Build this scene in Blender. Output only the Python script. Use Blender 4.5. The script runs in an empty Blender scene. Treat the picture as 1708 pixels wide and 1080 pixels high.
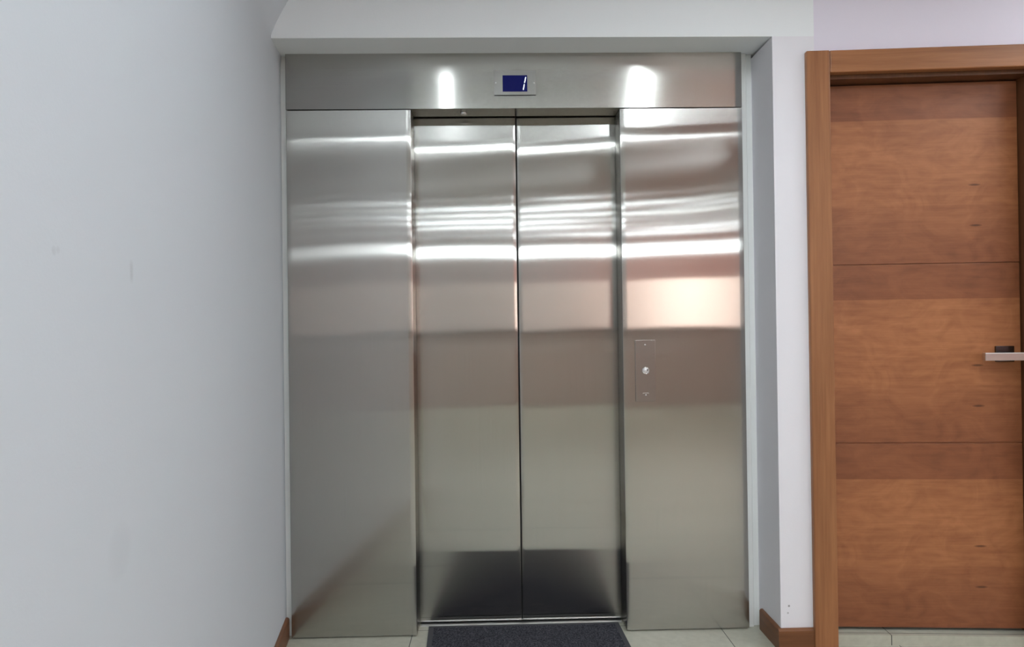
import bpy, bmesh, math, random
from mathutils import Matrix, Vector

C = bpy.context.scene.collection
S = bpy.context.scene

# ------------------------------------------------------------------ camera
cam_d = bpy.data.cameras.new('camera')
cam = bpy.data.objects.new('camera', cam_d)
C.objects.link(cam)
cam_d.sensor_width = 36.0
cam_d.sensor_fit = 'HORIZONTAL'
cam_d.lens = 1139.0 * 36.0 / 1708.0
cam_d.clip_start = 0.02
RM = ((0.99966713, 0.02229784, 0.0129782),
      (-0.02222683, 0.99973732, -0.0055903),
      (-0.01309944, 0.00529998, 0.99990015))
m = Matrix.Identity(4)
for i in range(3):
    m[i][0] = RM[i][0]
    m[i][1] = RM[i][2]
    m[i][2] = -RM[i][1]
m[0][3], m[1][3], m[2][3] = 0.0, -2.6063, 1.1703
cam.matrix_world = m
S.camera = cam

# ------------------------------------------------------------------ world, exposure
world = bpy.data.worlds.new('world')
S.world = world
world.use_nodes = True
world.node_tree.nodes['Background'].inputs[0].default_value = (0.8, 0.9, 1.0, 1)
world.node_tree.nodes['Background'].inputs[1].default_value = 0.02
S.view_settings.view_transform = 'Standard'
S.view_settings.look = 'None'
S.view_settings.gamma = 1.0
S.view_settings.use_curve_mapping = False
S.view_settings.exposure = 0.0

# light strengths of the lamps in the hall (W / m2 / sr on their diffusers)
E_DOWN = 58.0      # right one of the two lamps just in front of the lift
E_FILL = 16.0      # added fill lamp before the door wall, clear of the steel's reflections
E_STRIP = 26.0      # ceiling strips further back
E_LONG = 9.0      # long suspended lamp before the far wall
E_FILL_PANEL = 6.0      # added square fill panel, set to the side of the steel's reflections
E_WINDOW = 2.8     # daylit blind of the far window
E_SIDE = 0.9       # daylit side window on the right of the hall
COOL = (0.86, 0.95, 1.0)

H = 2.62           # ceiling height
WY = -0.173        # front plane of the lift wall


# ------------------------------------------------------------------ node helpers
def srgb(r, g, b):
    f = lambda c: (c / 255 / 12.92) if c / 255 <= 0.04045 else ((c / 255 + 0.055) / 1.055) ** 2.4
    return (f(r), f(g), f(b), 1.0)


class Mat:
    def __init__(self, name):
        self.m = bpy.data.materials.new(name)
        self.m.use_nodes = True
        self.t = self.m.node_tree
        self.b = self.t.nodes['Principled BSDF']

    def n(self, kind, **kw):
        nd = self.t.nodes.new(kind)
        for k, v in kw.items():
            if k == 'ins':
                for kk, vv in v.items():
                    self.put(nd, kk, vv)
            else:
                setattr(nd, k, v)
        return nd

    def put(self, nd, key, v):
        s = nd.inputs[key]
        if hasattr(v, 'is_output') or isinstance(v, bpy.types.NodeSocket):
            self.t.links.new(v, s)
        else:
            s.default_value = v

    def math(self, op, a, b=0.0, c=None):
        nd = self.n('ShaderNodeMath', operation=op)
        self.put(nd, 0, a)
        self.put(nd, 1, b)
        if c is not None:
            self.put(nd, 2, c)
        return nd.outputs[0]

    def mix(self, f, a, b):
        nd = self.n('ShaderNodeMix', data_type='RGBA')
        self.put(nd, 'Factor', f)
        self.put(nd, 6, a)
        self.put(nd, 7, b)
        return nd.outputs[2]

    def coords(self, scale=(1, 1, 1), loc=(0, 0, 0), out='Object'):
        tc = self.n('ShaderNodeTexCoord')
        mp = self.n('ShaderNodeMapping')
        self.put(mp, 'Vector', tc.outputs[out])
        mp.inputs['Scale'].default_value = scale
        mp.inputs['Location'].default_value = loc
        return mp.outputs[0]

    def noise(self, vec, scale, detail=4.0, rough=0.55, dist=0.0):
        nd = self.n('ShaderNodeTexNoise')
        self.put(nd, 'Vector', vec)
        nd.inputs['Scale'].default_value = scale
        nd.inputs['Detail'].default_value = detail
        nd.inputs['Roughness'].default_value = rough
        nd.inputs['Distortion'].default_value = dist
        return nd.outputs[0]

    def ramp(self, f, stops):
        nd = self.n('ShaderNodeValToRGB')
        self.put(nd, 0, f)
        e = nd.color_ramp.elements
        while len(e) < len(stops):
            e.new(0.5)
        for i, (p, c) in enumerate(stops):
            e[i].position = p
            e[i].color = c
        return nd.outputs[0]

    def bump(self, h, strength, dist=0.01):
        nd = self.n('ShaderNodeBump')
        self.put(nd, 'Height', h)
        nd.inputs['Strength'].default_value = strength
        nd.inputs['Distance'].default_value = dist
        self.t.links.new(nd.outputs[0], self.b.inputs['Normal'])

    def set(self, **kw):
        names = dict(col='Base Color', rough='Roughness', metal='Metallic', spec='Specular IOR Level')
        for k, v in kw.items():
            self.put(self.b, names[k], v)
        return self


def plain(name, col, rough=0.5, metal=0.0, spec=0.5):
    return Mat(name).set(col=col, rough=rough, metal=metal, spec=spec).m


def emitter(name, col, strength):
    M = Mat(name)
    M.set(col=(0.8, 0.8, 0.8, 1), rough=0.5)
    M.b.inputs['Emission Color'].default_value = (*col[:3], 1)
    M.b.inputs['Emission Strength'].default_value = strength
    return M.m


def paint(name, col, spots=()):
    M = Mat(name)
    v = M.coords()
    big = M.noise(v, 1.3, 3)
    c = M.mix(M.math('MULTIPLY', big, 0.25), col, tuple(x * 0.9 for x in col[:3]) + (1,))
    for (x, y, z, r, dark) in spots:           # small dirt marks on the plaster
        d = M.n('ShaderNodeVectorMath', operation='DISTANCE')
        M.put(d, 0, v)
        d.inputs[1].default_value = (x, y, z)
        f = M.math('SUBTRACT', 1.0, M.math('POWER', M.math('MINIMUM', M.math('DIVIDE', d.outputs['Value'], r), 1.0), 3.0))
        c = M.mix(M.math('MULTIPLY', f, dark), c, (0.12, 0.11, 0.10, 1))
    M.set(col=c, rough=0.75, spec=0.25)
    M.bump(M.noise(v, 160, 3), 0.06, 0.004)
    return M.m


def steel(name, tangent, wide, thin, col, scale, wide2=0.05, share=0.5, thin2=None):
    """Brushed stainless steel. The grain runs across the tangent: reflections smear along it (slopes wide and wide2, mixed) and stay sharp across it (thin)."""
    M = Mat(name)
    v = M.coords(scale)
    fine = M.noise(v, 1.0, 3, 0.6)
    c = M.mix(fine, tuple(x * 0.93 for x in col) + (1,), tuple(min(1, x * 1.05) for x in col) + (1,))
    cx = M.n('ShaderNodeCombineXYZ')
    for i in range(3):
        cx.inputs[i].default_value = tangent[i]
    lobes = []
    for w, thin in ((wide, thin), (wide2, thin2 or thin)):
        g = M.n('ShaderNodeBsdfAnisotropic', distribution='GGX')
        M.put(g, 'Color', c)
        g.inputs['Roughness'].default_value = (w * thin) ** 0.25
        g.inputs['Anisotropy'].default_value = (thin / w) ** 0.5 - 1.0
        M.t.links.new(cx.outputs[0], g.inputs['Tangent'])
        lobes.append(g)
    mx = M.n('ShaderNodeMixShader')
    mx.inputs[0].default_value = share
    M.t.links.new(lobes[0].outputs[0], mx.inputs[1])
    M.t.links.new(lobes[1].outputs[0], mx.inputs[2])
    out = [n for n in M.t.nodes if n.type == 'OUTPUT_MATERIAL'][0]
    M.t.links.new(mx.outputs[0], out.inputs['Surface'])
    M.t.nodes.remove(M.b)
    return M.m


STEEL = (0.48, 0.468, 0.44)
m_steel = steel('brushed_steel', (1, 1, 0), 0.24, 0.0022, STEEL, (420, 420, 3.0), 0.04, 0.45)
m_header = steel('brushed_steel_crosswise', (0, 1, 1), 0.18, 0.008, STEEL, (3.0, 420, 420), 0.12, 0.35, 0.03)
m_plate = steel('plate_steel', (0, 1, 1), 0.18, 0.02, (0.47, 0.462, 0.445), (3.0, 420, 420), 0.12, 0.5, 0.06)
m_satin = steel('satin_steel', (1, 1, 0), 0.24, 0.006, (0.46, 0.455, 0.445), (420, 420, 6.0))
m_chrome = plain('chrome', (0.82, 0.82, 0.82, 1), 0.10, 1.0)
m_alu = plain('aluminium', (0.62, 0.62, 0.62, 1), 0.32, 1.0)
m_nickel = plain('satin_nickel', (0.60, 0.58, 0.56, 1), 0.30, 1.0)
m_chrome_dark = plain('chrome_dark_reflection', (0.10, 0.10, 0.11, 1), 0.16, 1.0)  # chrome of the handle rosette, its dark reflection put into the base colour
m_dark = plain('black_rubber_and_shade', (0.012, 0.012, 0.012, 1), 0.7)
m_white = paint('white_paint', srgb(243, 245, 247))
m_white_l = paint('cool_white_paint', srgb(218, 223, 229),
                  [(-0.575 - 0.005 * k, -1.705 + 0.0105 * k, 1.278 + 0.0015 * k + 0.0006 * k * k, 0.007, 0.10) for k in range(6)]
                  + [(-0.611, -1.448, 1.284 - 0.006 * k, 0.009, 0.07) for k in range(5)] + [(-0.603, -1.506, 0.8225, 0.05, 0.05)])
m_white_r = paint('lilac_white_paint', srgb(235, 228, 240))
m_white_b = paint('white_paint_scuffed', srgb(238, 235, 240), ((1.035, WY, 0.156, 0.0045, 0.8), (1.031, WY, 0.131, 0.004, 0.5)))
m_filler = paint('white_filler', srgb(244, 244, 242))
m_ceiling = paint('ceiling_paint_shaded', srgb(128, 126, 122))  # darker than the hall ceiling: dimness near the lift painted in
m_salmon = paint('salmon_paint', srgb(212, 160, 146))
m_blush = paint('blush_paint', srgb(226, 174, 164))
m_grey = paint('grey_paint', srgb(170, 168, 165))


def tile_material():
    M = Mat('floor_tiles')
    tc = M.n('ShaderNodeTexCoord')
    sx = M.n('ShaderNodeSeparateXYZ')
    M.put(sx, 0, tc.outputs['Object'])
    P, g = 0.5925, 0.0016
    f = []
    for s, o in ((sx.outputs[0], 0.3375), (sx.outputs[1], -0.05)):
        a = M.math('ADD', s, o + 50 * P)
        b = M.math('MODULO', a, P)
        d = M.math('MINIMUM', b, M.math('SUBTRACT', P, b))
        f.append(M.math('LESS_THAN', d, g))
    joint = M.math('MAXIMUM', f[0], f[1])
    spk = M.noise(tc.outputs['Object'], 35, 5)
    c = M.ramp(spk, [(0.3, srgb(180, 178, 162)), (0.7, srgb(194, 192, 176))])
    cl = M.noise(tc.outputs['Object'], 3.0, 4)
    c = M.mix(M.math('MULTIPLY', cl, 0.35), c, srgb(170, 168, 152))
    c = M.mix(joint, c, srgb(70, 68, 62))
    M.set(col=c, rough=0.35, spec=0.4)
    M.bump(M.math('SUBTRACT', 1.0, joint), 0.3, 0.002)
    return M.m


m_tile = tile_material()


def frame_wood(name, axis, base=(170, 114, 74), dark=(132, 84, 50)):
    M = Mat(name)
    sc = [26, 26, 26]
    sc[axis] = 1.4
    v = M.coords(tuple(sc))
    n1 = M.noise(v, 1.0, 5, 0.6, 0.4)
    sc2 = [160, 160, 160]
    sc2[axis] = 5
    n2 = M.noise(M.coords(tuple(sc2)), 1.0, 2)
    f = M.math('ADD', M.math('MULTIPLY', n1, 0.7), M.math('MULTIPLY', n2, 0.3))
    c = M.ramp(f, [(0.30, srgb(*dark)), (0.68, srgb(*base))])
    M.set(col=c, rough=0.42, spec=0.4)
    return M.m


m_frame_v = frame_wood('door_frame_wood_upright', 2)
m_frame_h = frame_wood('door_frame_wood_level', 0)
m_base_y = frame_wood('baseboard_wood', 1, (128, 82, 50), (98, 60, 35))
m_base_x = frame_wood('baseboard_wood_level', 0, (128, 82, 50), (98, 60, 35))

LEAF_TOP, LEAF_BOT, SEC = 2.0475, 0.048, 0.6615


def leaf_wood():
    """Horizontal veneer in three repeats: a dark band under each groove, then a pale flame figure darkening downwards."""
    M = Mat('door_leaf_veneer')
    tc = M.n('ShaderNodeTexCoord')
    sx = M.n('ShaderNodeSeparateXYZ')
    M.put(sx, 0, tc.outputs['Object'])
    X, Z = sx.outputs[0], sx.outputs[2]
    q = M.math('DIVIDE', M.math('SUBTRACT', LEAF_TOP + 0.003, Z), SEC)
    f = M.math('FRACT', q)
    row = M.math('FLOOR', q)
    cmb = M.n('ShaderNodeCombineXYZ')            # veneer space repeats from board to board, slightly shifted
    M.put(cmb, 0, M.math('ADD', X, M.math('MULTIPLY', row, 0.13)))
    M.put(cmb, 1, 0.0)
    M.put(cmb, 2, M.math('ADD', M.math('MULTIPLY', f, SEC), M.math('MULTIPLY', row, 0.02)))
    V = cmb.outputs[0]

    def mapped(scale):
        mp = M.n('ShaderNodeMapping')
        M.put(mp, 'Vector', V)
        mp.inputs['Scale'].default_value = scale
        return mp.outputs[0]
    warp = M.noise(mapped((3.2, 1, 5.0)), 1.0, 3, 0.5)
    zz = M.math('ADD', M.math('MULTIPLY', f, SEC), M.math('MULTIPLY', M.math('SUBTRACT', warp, 0.5), 0.17))
    rings = M.math('SINE', M.math('MULTIPLY', zz, 160.0))
    flame = M.noise(mapped((8, 1, 11)), 1.0, 4, 0.6, 1.2)
    grain = M.noise(mapped((9, 1, 190)), 1.0, 3, 0.6)
    fig = M.math('ADD', M.math('MULTIPLY', rings, 0.035), M.math('ADD', M.math('MULTIPLY', flame, 0.62), M.math('MULTIPLY', grain, 0.34)))
    pale = M.ramp(fig, [(0.30, srgb(146, 90, 57)), (0.52, srgb(168, 108, 69)), (0.72, srgb(184, 122, 80))])
    deep = M.ramp(fig, [(0.30, srgb(122, 72, 46)), (0.70, srgb(150, 92, 60))])
    # strength of the darker veneer over one repeat
    d = M.ramp(f, [(0.0, (1, 1, 1, 1)), (0.203, (1, 1, 1, 1)), (0.206, (0.12, 0.12, 0.12, 1)), (0.45, (0, 0, 0, 1)), (0.685, (0.12, 0.12, 0.12, 1)),
                   (0.690, (0.42, 0.42, 0.42, 1)), (0.97, (0.95, 0.95, 0.95, 1))])
    c = M.mix(d, pale, deep)
    for kf, kx in ((0.575, 0.595), (0.80, 0.597)):        # small dark pin knots, the same place on every board
        dx = M.math('DIVIDE', M.math('SUBTRACT', X, kx), 0.02)
        dz = M.math('DIVIDE', M.math('SUBTRACT', f, kf), 0.006)
        r = M.math('ADD', M.math('MULTIPLY', dx, dx), M.math('MULTIPLY', dz, dz))
        k = M.n('ShaderNodeMapRange')
        M.put(k, 0, r)
        k.inputs[1].default_value, k.inputs[2].default_value = 0.2, 1.6
        k.inputs[3].default_value, k.inputs[4].default_value = 0.75, 0.0
        c = M.mix(k.outputs[0], c, srgb(70, 38, 24))
    M.set(col=c, rough=0.40, spec=0.4)
    return M.m


m_leaf = leaf_wood()


def carpet_material():
    M = Mat('charcoal_carpet')
    v = M.coords()
    n = M.noise(v, 190, 4, 0.75)
    c = M.ramp(n, [(0.35, srgb(38, 38, 43)), (0.5, srgb(68, 68, 75)), (0.68, srgb(112, 112, 118))])
    M.set(col=c, rough=0.95, spec=0.1)
    M.bump(n, 0.9, 0.006)
    return M.m


m_carpet = carpet_material()
m_rubber = plain('grey_rubber', srgb(74, 74, 78), 0.7, 0, 0.3)
m_screen = Mat('blue_screen')
m_screen.set(col=(0.003, 0.004, 0.03, 1), rough=0.3, spec=0.12)
m_screen.b.inputs['Emission Color'].default_value = srgb(14, 18, 92)
m_screen.b.inputs['Emission Strength'].default_value = 0.5
m_screen = m_screen.m
m_digit = emitter('lit_digit', (0.85, 0.9, 1.0), 1.6)
m_down = emitter('lamp_diffuser', COOL, E_DOWN)
m_fill = emitter('fill_lamp_diffuser', COOL, E_FILL)
m_dim = emitter('dimmer_lamp_diffuser', COOL, 15.0)
m_skew = emitter('cross_lamp_diffuser', COOL, 62.0)
m_strip = emitter('strip_diffuser', COOL, E_STRIP)
m_long = emitter('long_lamp_diffuser', COOL, E_LONG)
m_fill_panel = emitter('fill_panel_diffuser', COOL, E_FILL_PANEL)
m_blind = emitter('daylit_blind', (1.0, 0.84, 0.75), E_WINDOW)
m_lampbody = plain('lamp_body', (0.75, 0.75, 0.75, 1), 0.4)
m_desk = plain('desk_laminate', srgb(205, 188, 178), 0.45)
m_desktop = plain('desk_top', srgb(150, 140, 132), 0.35)


# ------------------------------------------------------------------ mesh helpers
def box(bm, x0, x1, y0, y1, z0, z1, bev=0.0):
    vs = [bm.verts.new((x, y, z)) for z in (z0, z1) for y in (y0, y1) for x in (x0, x1)]
    fs = [bm.faces.new([vs[i] for i in q]) for q in ((0, 2, 3, 1), (4, 5, 7, 6), (0, 1, 5, 4), (1, 3, 7, 5), (3, 2, 6, 7), (2, 0, 4, 6))]
    if bev > 0:
        es = list({e for f in fs for e in f.edges})
        bmesh.ops.bevel(bm, geom=es, offset=bev, segments=2, profile=0.5, affect='EDGES')
    return bm


def prism(bm, pts, lo, hi, axis):
    """Extrude a polygon (list of 2-D points) along an axis."""
    def P(a, b, c):
        return {0: (c, a, b), 1: (a, c, b), 2: (a, b, c)}[axis]
    A = [bm.verts.new(P(a, b, lo)) for a, b in pts]
    B = [bm.verts.new(P(a, b, hi)) for a, b in pts]
    n = len(pts)
    bm.faces.new(A)
    bm.faces.new(B[::-1])
    for i in range(n):
        bm.faces.new((A[i], A[(i + 1) % n], B[(i + 1) % n], B[i]))
    bmesh.ops.recalc_face_normals(bm, faces=bm.faces)
    return bm


def lathe(bm, prof, centre, axis='y', seg=28):
    """Turn a profile (radius, height); the height runs towards -Y when axis is 'y', else along +Z."""
    rings = []
    for r, h in prof:
        ring = []
        for i in range(seg):
            a = 2 * math.pi * i / seg
            if axis == 'y':
                p = (centre[0] + r * math.cos(a), centre[1] - h, centre[2] + r * math.sin(a))
            else:
                p = (centre[0] + r * math.cos(a), centre[1] + r * math.sin(a), centre[2] + h)
            ring.append(bm.verts.new(p))
        rings.append(ring)
    for a, b in zip(rings, rings[1:]):
        for i in range(seg):
            bm.faces.new((a[i], a[(i + 1) % seg], b[(i + 1) % seg], b[i]))
    bm.faces.new(rings[0])
    bm.faces.new(rings[-1][::-1])
    bmesh.ops.recalc_face_normals(bm, faces=bm.faces)
    return bm


def obj(name, bm, mat, parent=None, smooth=False, loc=None):
    me = bpy.data.meshes.new(name)
    bm.to_mesh(me)
    bm.free()
    me.materials.append(mat)
    if smooth:
        for p in me.polygons:
            p.use_smooth = True
    o = bpy.data.objects.new(name, me)
    C.objects.link(o)
    if parent:
        o.parent = parent
    if loc:
        o.location = loc
    return o


def thing(name, label, cat, loc=(0, 0, 0), rz=0.0, group=None):
    o = bpy.data.objects.new(name, None)
    C.objects.link(o)
    o.location = loc
    o.rotation_euler = (0, 0, rz)
    o.empty_display_size = 0.1
    o['label'] = label
    o['category'] = cat
    if group:
        o['group'] = group
    return o


def struct(name, bm, mat, label=None, cat=None, smooth=False, loc=None, rz=0.0):
    o = obj(name, bm, mat, None, smooth, loc)
    o.rotation_euler = (0, 0, rz)
    o['kind'] = 'structure'
    if label:
        o['label'] = label
        o['category'] = cat
    return o


BM = bmesh.new

# ------------------------------------------------------------------ setting: floor, ceiling, walls
struct('floor', box(BM(), -3.0, 4.4, -8.4, 0.40, -0.08, 0.0), m_tile, 'pale beige square tiled floor in front of the lift', 'floor')
struct('ceiling', box(BM(), -3.0, 4.4, -2.45, 0.40, H, H + 0.08), m_ceiling, 'lobby ceiling above the lift, shade painted in as grey', 'ceiling')
struct('ceiling_hall', box(BM(), -3.0, 4.4, -8.4, -2.4505, H, H + 0.08), m_white)

struct('ceiling_reflection_beam', box(BM(), 1.12, 2.15, -8.2, -0.75, H - 0.06, H), m_blush)  # added beam, out of view, to give the steel a pink reflection

# lift wall: sloping lintel over the recess and the pier to its right
bm = BM()
prism(bm, [(WY, 2.2062), (0.035, 2.2215), (0.30, 2.2215), (0.30, H), (WY, H)], -1.0, 1.16, 0)
struct('wall_lintel', bm, m_white, 'white plaster lintel wall over the lift recess', 'wall')
bm = BM()
prism(bm, [(1.0049, WY), (1.157, WY), (1.19, 0.30), (1.0049, 0.30)], 0.0, 2.2062, 2)
struct('wall_pier', bm, m_white_b, 'white plaster pier between the steel lift and the wooden door', 'wall')

# left side wall, slightly splayed, with a plaster haunch where it meets the lintel
bm = BM()
ys = [0.30, 0.03, -0.06, WY, -0.20, -0.23, -0.27, -0.32, -0.38, -0.45, -0.55, -0.7, -0.9, -1.2, -1.6, -1.95]
zs = [0.0, 0.5, 1.0, 1.5, 2.0, 2.18, 2.22, 2.25, 2.28, 2.31, 2.34, 2.38, 2.44, 2.52, H]


def wl_x(y, z=0.0):
    x = -0.818 - 0.14 * (y - 0.03)
    if z > 2.20:
        d = max(0.0, WY - y)
        s = (z - 2.20)
        x += (0.62 * s * s / (s + 0.05)) * math.exp(-(d / 0.16) ** 1.5)
    return x


fr = [[bm.verts.new((wl_x(y, z), y, z)) for z in zs] for y in ys]
bk = [[bm.verts.new((wl_x(y) - 0.16, y, z)) for z in (0.0, H)] for y in ys]
for i in range(len(ys) - 1):
    for j in range(len(zs) - 1):
        bm.faces.new((fr[i][j], fr[i][j + 1], fr[i + 1][j + 1], fr[i + 1][j]))
    bm.faces.new((bk[i][0], bk[i + 1][0], bk[i + 1][1], bk[i][1]))
bm.faces.new([v for v in fr[-1]] + [bk[-1][1], bk[-1][0]])
bmesh.ops.recalc_face_normals(bm, faces=bm.faces)
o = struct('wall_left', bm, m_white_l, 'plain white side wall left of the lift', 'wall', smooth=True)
es = o.modifiers.new('edges', 'EDGE_SPLIT')
es.split_angle = math.radians(40)

# filler strips between the steel surround and the plaster
struct('trim_1', prism(BM(), [(-0.835, 0.03), (-0.795, 0.03), (-0.795, 0.07), (-0.835, 0.07)], 0.0, 2.2222, 2), m_filler,
       'narrow white filler strip between left wall and steel surround', 'trim')
struct('trim_2', prism(BM(), [(0.94, 0.018), (0.978, 0.018), (0.984, 0.030), (1.0049, 0.030), (1.0049, 0.07), (0.94, 0.07)], 0.0, 2.2222, 2), m_filler,
       'white stepped filler strip right of the steel surround', 'trim')

# door wall, turned a few degrees towards the viewer; local x runs along it, local y into it
RZ = -math.radians(4.3)
DW = (1.157, WY, 0.0)
S0, S1 = 0.045, 0.752            # clear door opening along the wall
bm = BM()
box(bm, 0.0, S0 - 0.02, 0.0, 0.16, 0, H)
box(bm, S0 - 0.02, S1 + 0.02, 0.0, 0.16, 2.085, H)
box(bm, S1 + 0.02, 3.1, 0.0, 0.16, 0, H)
struct('wall_right', bm, m_white_r, 'white wall around the wooden door', 'wall', loc=DW, rz=RZ)

# the rest of the hall behind the viewer
struct('wall_hall_return', box(BM(), -3.0, -0.60, -2.05, -1.951, 0, H), m_white)
struct('wall_hall_left', box(BM(), -3.1, -3.0, -8.4, -1.95, 0, H), m_white)
bm = BM()
box(bm, 4.2, 4.3, -8.4, -3.0, 0, H)
box(bm, 4.2, 4.3, -1.0, -0.40, 0, H)
box(bm, 4.2, 4.3, -3.0, -1.0, 0, 0.9)
box(bm, 4.2, 4.3, -3.0, -1.0, 2.3, H)
struct('wall_hall_right', bm, m_salmon)
struct('window_2', box(BM(), 4.24, 4.26, -3.0, -1.0, 0.9, 2.3), emitter('daylit_pane', (0.80, 0.90, 1.0), E_SIDE))
bm = BM()
box(bm, -3.0, 1.55, -8.3, -8.2, 0, H)
struct('wall_hall_far', bm, m_grey)
bm = BM()
box(bm, 1.55, 2.45, -8.3, -8.2, 0, H)
box(bm, 3.75, 4.2, -8.3, -8.2, 0, H)
box(bm, 2.45, 3.75, -8.3, -8.2, 0, 1.12)
box(bm, 2.45, 3.75, -8.3, -8.2, 1.90, H)
struct('wall_hall_salmon', bm, m_salmon)
bm = BM()
for k in range(26):
    z = 1.125 + k * 0.03
    prism(bm, [(-8.262, z), (-8.238, z + 0.024), (-8.236, z + 0.026), (-8.260, z + 0.002)], 2.45, 3.75, 0)
struct('window_1', bm, m_blind)

# baseboards
bm = BM()
pts = []
T, Hb = 0.013, 0.078
prof = [(0.0, 0.0), (T, 0.0), (T, Hb - 0.007), (T - 0.003, Hb - 0.002), (T - 0.007, Hb), (0.0, Hb)]


def run(bm, p0, p1, nrm, prof):
    """Sweep a skirting profile from p0 to p1; nrm points into the room."""
    A = [bm.verts.new((p0[0] + nrm[0] * a, p0[1] + nrm[1] * a, b)) for a, b in prof]
    B = [bm.verts.new((p1[0] + nrm[0] * a, p1[1] + nrm[1] * a, b)) for a, b in prof]
    n = len(prof)
    bm.faces.new(A)
    bm.faces.new(B[::-1])
    for i in range(n):
        bm.faces.new((A[i], A[(i + 1) % n], B[(i + 1) % n], B[i]))
    bmesh.ops.recalc_face_normals(bm, faces=bm.faces)


nl = Vector((1, 0.14, 0)).normalized()
run(bm, (wl_x(0.012), 0.012), (wl_x(-1.94), -1.94), nl, prof)
struct('baseboard_left', bm, m_base_y, 'brown wooden baseboard along the left white wall', 'baseboard')
bm = BM()
run(bm, (1.0049, -0.004), (1.0049, WY), (-1, 0), prof)
struct('baseboard_reveal', bm, m_base_y, 'brown wooden baseboard inside the right lift reveal', 'baseboard')
bm = BM()
run(bm, (1.0049 - T, WY), (1.126, WY), (0, -1), prof)
struct('baseboard_pier', bm, m_base_x, 'brown wooden baseboard on the pier between lift and door', 'baseboard')

# ------------------------------------------------------------------ wooden door
door = thing('door_1', 'wooden door with horizontal veneer boards and brown frame right of the lift', 'door', DW, RZ)
door['kind'] = 'structure'
TR = 0.022
bm = BM()
box(bm, -0.035, S0 + 0.002, -TR, 0.012, 0.0, 2.1465, 0.004)
obj('left_architrave', bm, m_frame_v, door)
bm = BM()
box(bm, S0 + 0.0025, S1 + 0.07, -TR, 0.012, 2.066, 2.1455, 0.004)
obj('top_architrave', bm, m_frame_h, door)
bm = BM()
box(bm, S1 - 0.002, S1 + 0.08, -TR, 0.012, 0.0, 2.0655, 0.004)
obj('right_architrave', bm, m_frame_v, door)
LY = 0.072                        # front of the leaf behind the wall face
m_lining = frame_wood('door_lining_wood_shaded', 2, (112, 72, 44), (84, 52, 32))  # frame wood darkened for the shade inside the door recess
bm = BM()
box(bm, S0 - 0.018, S0, 0.0122, 0.15, 0, 2.0655)
obj('left_lining', bm, m_lining, door)
bm = BM()
box(bm, S1, S1 + 0.018, 0.0122, 0.15, 0, 2.0655)
obj('right_lining', bm, m_lining, door)
bm = BM()
box(bm, S0, S1, 0.0122, 0.15, 2.0520, 2.0840)
obj('top_lining', bm, m_lining, door)
bm = BM()
ga, gb = 1.3835, 0.7245
rows = [(LEAF_BOT, gb - 0.003), (gb + 0.003, ga - 0.0015), (ga + 0.0015, LEAF_TOP)]
for z0, z1 in rows:
    box(bm, S0 + 0.003, S1 - 0.003, LY, LY + 0.02, z0, z1, 0.0012)
box(bm, S0 + 0.003, S1 - 0.003, LY + 0.004, LY + 0.04, LEAF_BOT, LEAF_TOP)
leaf = obj('leaf', bm, m_leaf, door)
bm = BM()
box(bm, S0, S1, LY - 0.04, 0.16, 0.0, 0.036)
obj('threshold', bm, m_tile, door)
# lever handle
hx, hz = 0.690, 1.050
handle = obj('handle', box(BM(), hx - 0.034, hx + 0.030, LY - 0.010, LY - 0.0002, hz - 0.029, hz + 0.028, 0.0015), m_chrome_dark, door)
bm = BM()
box(bm, hx - 0.011, hx + 0.011, LY - 0.060, LY - 0.0095, hz - 0.019, hz + 0.003, 0.002)
box(bm, hx - 0.108, hx + 0.050, LY - 0.068, LY - 0.050, hz - 0.022, hz + 0.006, 0.0018)
obj('lever', bm, m_nickel, handle)

# ------------------------------------------------------------------ lift
lift = thing('elevator', 'brushed stainless steel elevator entrance with closed centre doors', 'elevator', (0, 0, 0))
XL, X1, X2, XR = -0.7906, -0.3177, 0.4823, 0.9547
ZP, ZT = 2.0035, 2.2205
DY = 0.108                        # front of the landing doors


def sheet(x0, x1, z0, z1, y0, depth, disp, nx=24, nz=48, fold=0.0014):
    """A folded steel sheet: gently uneven front, rounded vertical folds, returns going back by depth."""
    bm = BM()
    cols = [(x0, depth), (x0, fold), (x0 + fold * 0.3, fold * 0.3), (x0 + fold, 0.0)]
    for i in range(1, nx):
        cols.append((x0 + fold + (x1 - x0 - 2 * fold) * i / nx, 0.0))
    cols += [(x1 - fold, 0.0), (x1 - fold * 0.3, fold * 0.3), (x1, fold), (x1, depth)]
    g = []
    for j in range(nz + 1):
        z = z0 + (z1 - z0) * j / nz
        row = []
        for x, dy in cols:
            d = disp((x - x0) / (x1 - x0), z) if dy < depth else 0.0
            row.append(bm.verts.new((x, y0 + dy + d, z)))
        g.append(row)
    for j in range(nz):
        for i in range(len(cols) - 1):
            bm.faces.new((g[j][i], g[j][i + 1], g[j + 1][i + 1], g[j + 1][i]))
    bm.faces.new(g[0][::-1])
    bm.faces.new(g[-1])
    bm.faces.new([r[0] for r in g] + [r[-1] for r in g][::-1])
    bmesh.ops.recalc_face_normals(bm, faces=bm.faces)
    return bm


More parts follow.
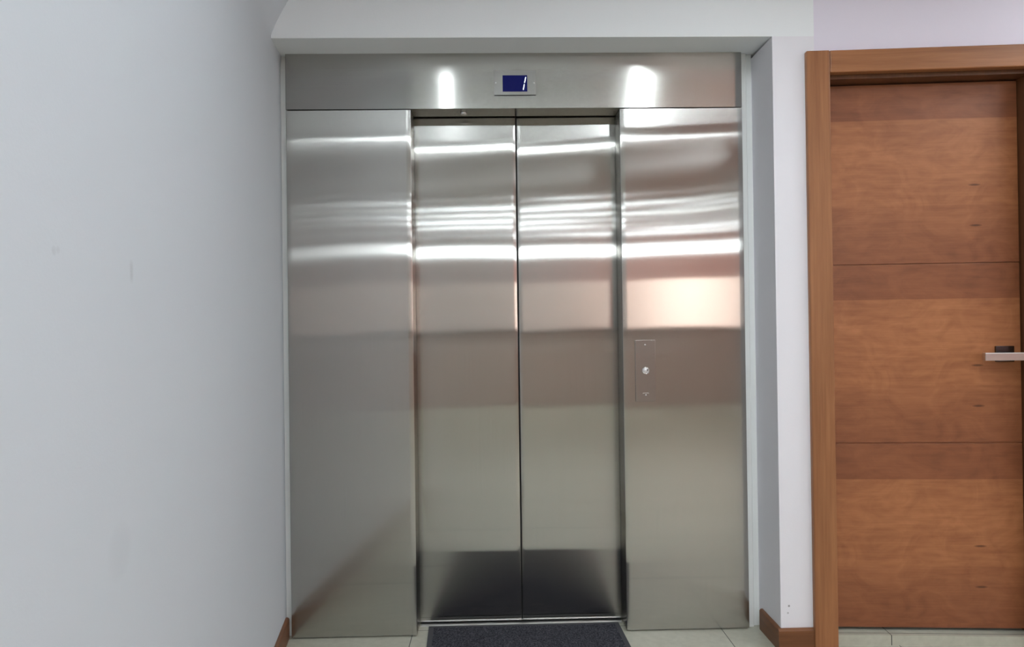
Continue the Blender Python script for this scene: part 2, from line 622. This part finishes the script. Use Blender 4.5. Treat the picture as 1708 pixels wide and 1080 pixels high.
def warp(table, wob=0.0, ph=0.0):
    """Slight twist of a sheet: table lists (height, change of lean across the width)."""
    N = 240
    zz = [2.2 * k / N for k in range(N + 1)]

    def g(z):
        if z <= table[0][0]:
            return table[0][1]
        for (a, ga), (b, gb) in zip(table, table[1:]):
            if z <= b:
                t = (z - a) / (b - a)
                t = t * t * (3 - 2 * t)
                return ga + (gb - ga) * t
        return table[-1][1]
    G = [0.0]
    for k in range(N):
        G.append(G[-1] + (g(zz[k]) + g(zz[k + 1])) * 0.5 * 2.2 / N)

    def f(u, z):
        k = min(N - 1, max(0, int(z / 2.2 * N)))
        t = z / 2.2 * N - k
        return -(u - 0.5) * (G[k] * (1 - t) + G[k + 1] * t) + wob * math.sin(5.0 * z + 3.0 * u + ph) * 0.0003
    return f


W_LEFT = [(1.0, 0.0), (1.46, 0.0022), (1.84, 0.0097), (2.0, 0.004)]
W_DOOR = [(1.1, 0.0), (1.46, 0.0018), (1.62, 0.0055), (1.87, 0.0085), (1.98, 0.003)]
W_RIGHT = [(1.16, 0.0), (1.48, 0.0063), (1.65, 0.0097), (1.80, 0.004), (1.95, -0.0065), (2.0, -0.006)]


def sharp(o):
    e = o.modifiers.new('edges', 'EDGE_SPLIT')
    e.split_angle = math.radians(60)


for nm, a, b, fn in (('side_panel', XL, X1, warp(W_LEFT, 1.0)), ('side_panel', X2, XR, warp(W_RIGHT, 1.0, 2.0))):
    o = obj(nm, sheet(a, b, 0.005, ZP, 0.0, 0.098, fn, 24, 96), m_steel, lift, True)
    sharp(o)
header = obj('header_panel', sheet(XL, XR, ZP + 0.004, ZT, -0.002, 0.03, lambda u, z: 0.0002 * math.sin(9 * u), 60, 8, 0.0015), m_header, lift, True)
sharp(header)
SX = 0.0860                       # centre seam
bm = BM()
box(bm, X1 + 0.001, SX - 0.002, 0.0285, DY - 0.014, ZP + 0.0035, ZP + 0.02)
box(bm, SX + 0.002, X2 - 0.001, 0.0285, DY - 0.014, ZP + 0.0035, ZP + 0.02)
box(bm, X1 + 0.001, X2 - 0.001, 0.001, 0.028, ZP + 0.0042, ZP + 0.02)
soffit = obj('door_head', bm, m_header, lift)
lens_bm = lathe(BM(), [(0.013, 0.0), (0.013, -0.006), (0.010, -0.0085), (0.006, -0.0085), (0.004, -0.006), (0.0, -0.006)][:5],
                (-0.118, 0.045, ZP + 0.0035), 'z', 20)
obj('sensor', lens_bm, m_chrome, soffit, True)
for a, b, fn, nm in ((X1 - 0.03, SX - 0.0028, warp(W_DOOR, 0.8, 1.0), 'door_leaf'), (SX + 0.0028, X2 + 0.03, warp(W_DOOR, 0.8, 1.2), 'door_leaf')):
    o = obj(nm, sheet(a, b, 0.008, 2.06, DY, 0.03, fn, 24, 96), m_steel, lift, True)
    sharp(o)
obj('door_seal', box(BM(), SX - 0.012, SX + 0.012, DY + 0.012, DY + 0.028, 0.008, 2.06), m_dark, lift)
bm = BM()
prism(bm, [(0.082, 0.0), (0.082, 0.0025), (0.122, 0.0025), (0.122, 0.0008), (0.130, 0.0008), (0.130, 0.0025), (0.16, 0.0025), (0.16, 0.0)], X1 + 0.004, X2 - 0.004, 0)
obj('sill', bm, m_alu, lift)
obj('shaft_cover', box(BM(), XL, XR, 0.17, 0.19, 0.0, 2.21), m_dark, lift)

# floor indicator on the header
px0, px1, pz0, pz1 = 0.0010, 0.1612, 2.0575, 2.1495
HY = -0.002
ind = obj('indicator_plate', box(BM(), px0, px1, HY - 0.0032, HY - 0.0017, pz0, pz1, 0.0005), m_plate, lift)
obj('shadow_strip', box(BM(), px0 + 0.001, px1 - 0.001, HY - 0.0016, HY - 0.0001, pz0 - 0.0028, pz1 - 0.004), m_dark, ind)  # black strip standing in for the shadow line under the plate
scr = obj('screen', box(BM(), 0.0341, 0.1283, HY - 0.0042, HY - 0.0030, 2.0698, 2.1322, 0.0003), m_screen, ind)
bm = BM()
for (xa, za, xb, zb) in ((0.1226, 2.1240, 0.1184, 2.1040), (0.1168, 2.0965, 0.1130, 2.0770)):
    w = 0.0016
    prism(bm, [(xa - w, za), (xa, za + 0.0015), (xa + w, za), (xb + w, zb), (xb, zb - 0.0015), (xb - w, zb)], HY - 0.0047, HY - 0.0041, 1)
obj('digit', bm, m_digit, ind)
for x in (0.0085, 0.1530):
    obj('screw', lathe(BM(), [(0.003, 0.0), (0.003, 0.001), (0.0018, 0.002)], (x, HY - 0.0032, 2.1030), 'y', 14), m_chrome, ind, True)

# call button plate on the right panel
cp = obj('call_plate', box(BM(), 0.5284, 0.6056, -0.0034, -0.0004, 0.8785, 1.1135, 0.0006), m_satin, lift)
BX, BZ = 0.5673, 0.9970
btn = obj('call_button', lathe(BM(), [(0.0140, 0.0), (0.0140, 0.0025), (0.0125, 0.0036), (0.0112, 0.0030), (0.0105, 0.0010)], (BX, -0.0034, BZ), 'y', 32), m_chrome, cp, True)
bm = lathe(BM(), [(0.0104, 0.0008), (0.0104, 0.0018), (0.0085, 0.0034), (0.005, 0.0044)], (BX, -0.0034, BZ), 'y', 32)
obj('button_face', bm, m_alu, cp, True)
bm = lathe(BM(), [(0.0026, 0.0030), (0.0026, 0.0050), (0.002, 0.0052)], (BX + 0.0060, -0.0034, BZ + 0.0025), 'y', 14)
obj('button_dimple', bm, m_dark, cp, True)
for z in (1.0955, 0.9030):
    obj('screw', lathe(BM(), [(0.0032, 0.0), (0.0032, 0.001), (0.002, 0.0022)], (0.5668, -0.0034, z), 'y', 16), m_chrome, cp, True)
bm = BM()
box(bm, 0.5560, 0.5780, -0.0042, -0.0033, 0.9105, 0.9120)
box(bm, 0.5560, 0.5574, -0.0042, -0.0033, 0.9085, 0.9105)
box(bm, 0.5766, 0.5780, -0.0042, -0.0033, 0.9085, 0.9105)
obj('engraved_mark', bm, m_alu, cp)

# ------------------------------------------------------------------ door mat
mat = thing('doormat', 'charcoal carpet doormat with rubber border before the lift doors', 'doormat', (0.09, -0.32, 0.0))


def skew(bm):
    for v in bm.verts:
        v.co.x += -0.046 * (v.co.y - 0.40)
    return bm


x0, x1, y0, y1, bw = -0.3705, 0.3720, -0.425, 0.395, 0.019
bm = BM()
for a in ((x0, x1, y0, y0 + bw), (x0, x1, y1 - bw, y1), (x0, x0 + bw, y0 + bw, y1 - bw), (x1 - bw, x1, y0 + bw, y1 - bw)):
    box(bm, a[0], a[1], a[2], a[3], 0.0, 0.0045)
obj('border', skew(bm), m_rubber, mat)
bm = BM()
box(bm, x0 + bw, x1 - bw, y0 + bw, y1 - bw, 0.0, 0.007)
obj('carpet', skew(bm), m_carpet, mat)

# ------------------------------------------------------------------ lamps and furniture of the hall, mirrored in the steel, plus two added fill lamps
def lamp(label, x0, x1, y0, y1, emit, z=H, rz=0.0, drop=0.0):
    cx, cy = (x0 + x1) / 2, (y0 + y1) / 2
    hx_, hy_ = (x1 - x0) / 2, (y1 - y0) / 2
    t = thing('ceiling_light', label, 'ceiling light', (cx, cy, z - drop), rz)
    bm = BM()
    w = 0.012
    box(bm, -hx_ - w, hx_ + w, -hy_ - w, -hy_, -0.02, 0.0)
    box(bm, -hx_ - w, hx_ + w, hy_, hy_ + w, -0.02, 0.0)
    box(bm, -hx_ - w, -hx_, -hy_, hy_, -0.02, 0.0)
    box(bm, hx_, hx_ + w, -hy_, hy_, -0.02, 0.0)
    obj('frame', bm, m_lampbody, t)
    obj('diffuser', box(BM(), -hx_, hx_, -hy_, hy_, -0.016, -0.001), emit, t)
    if drop:
        for sx in (-0.8, 0.8):
            obj('hanger', box(BM(), sx * hx_ - 0.004, sx * hx_ + 0.004, -0.004, 0.004, 0.0, drop), m_lampbody, t)
    return t


lamp('slim ceiling lamp mirrored as left bright streak on the header', -0.335, -0.265, -2.38, -1.0, m_dim, rz=-0.065)
lamp('slim ceiling lamp mirrored as right bright streak on the header', 0.875, 0.945, -2.30, -1.0, m_down, rz=0.13)


def strip(label, p, q, w, emit, z):
    dx, dy = q[0] - p[0], q[1] - p[1]
    L = math.hypot(dx, dy)
    cx, cy = (p[0] + q[0]) / 2, (p[1] + q[1]) / 2
    return lamp(label, cx - L / 2, cx + L / 2, cy - w / 2, cy + w / 2, emit, z, math.atan2(dy, dx))


BZC = H - 0.0605
strip('slim ceiling lamp set crosswise, mirrored as slanting streak across the doors', (-0.80, -2.60), (1.08, -2.60), 0.045, m_skew, H)
strip('short ceiling strip lamp mirrored as highest thin streak on the right panel', (0.55, -4.85), (2.14, -4.85), 0.045, m_strip, BZC)
strip('ceiling strip lamp mirrored as second thin streak on the right panel', (-0.80, -5.55), (2.73, -5.55), 0.05, m_strip, BZC)
strip('ceiling strip lamp mirrored as third thin streak on the right panel', (0.90, -7.40), (3.51, -7.40), 0.08, m_strip, BZC)
strip('ceiling strip lamp mirrored as thin streak across both lift doors', (-1.60, -6.60), (1.32, -6.60), 0.06, m_strip, BZC)
lamp('added square fill lamp on the ceiling before the wooden door wall', 2.30, 2.95, -1.10, -0.70, m_fill)
lamp('added square fill panel on the ceiling at the right end of the hall', 2.4, 3.4, -3.0, -2.0, m_fill_panel)
# long hanging lamp before the far wall: glowing body, metal top rail, two hangers
lz = 2.20
long_lamp = thing('hanging_lamp', 'long hanging lamp mirrored as the broad streak across all panels', 'hanging lamp', (0.5, -7.15, lz))
obj('diffuser', box(BM(), -3.4, 3.4, -0.05, 0.05, 0.0, 0.13, 0.01), m_long, long_lamp)
obj('top_rail', box(BM(), -3.42, 3.42, -0.055, 0.055, 0.1305, 0.15), m_lampbody, long_lamp)
for sx in (-2.6, 2.6):
    obj('hanger', box(BM(), sx - 0.004, sx + 0.004, -0.004, 0.004, 0.1505, H - lz), m_lampbody, long_lamp)

# low desk along the far wall
desk = thing('reception_desk', 'low brown reception desk mirrored as dark band in the steel', 'desk', (0.4, -7.6, 0))
obj('body', box(BM(), -3.0, 3.6, -0.25, 0.25, 0.0, 1.08), m_desk, desk)
obj('worktop', box(BM(), -3.05, 3.65, -0.32, 0.32, 1.08, 1.12, 0.004), m_desktop, desk)
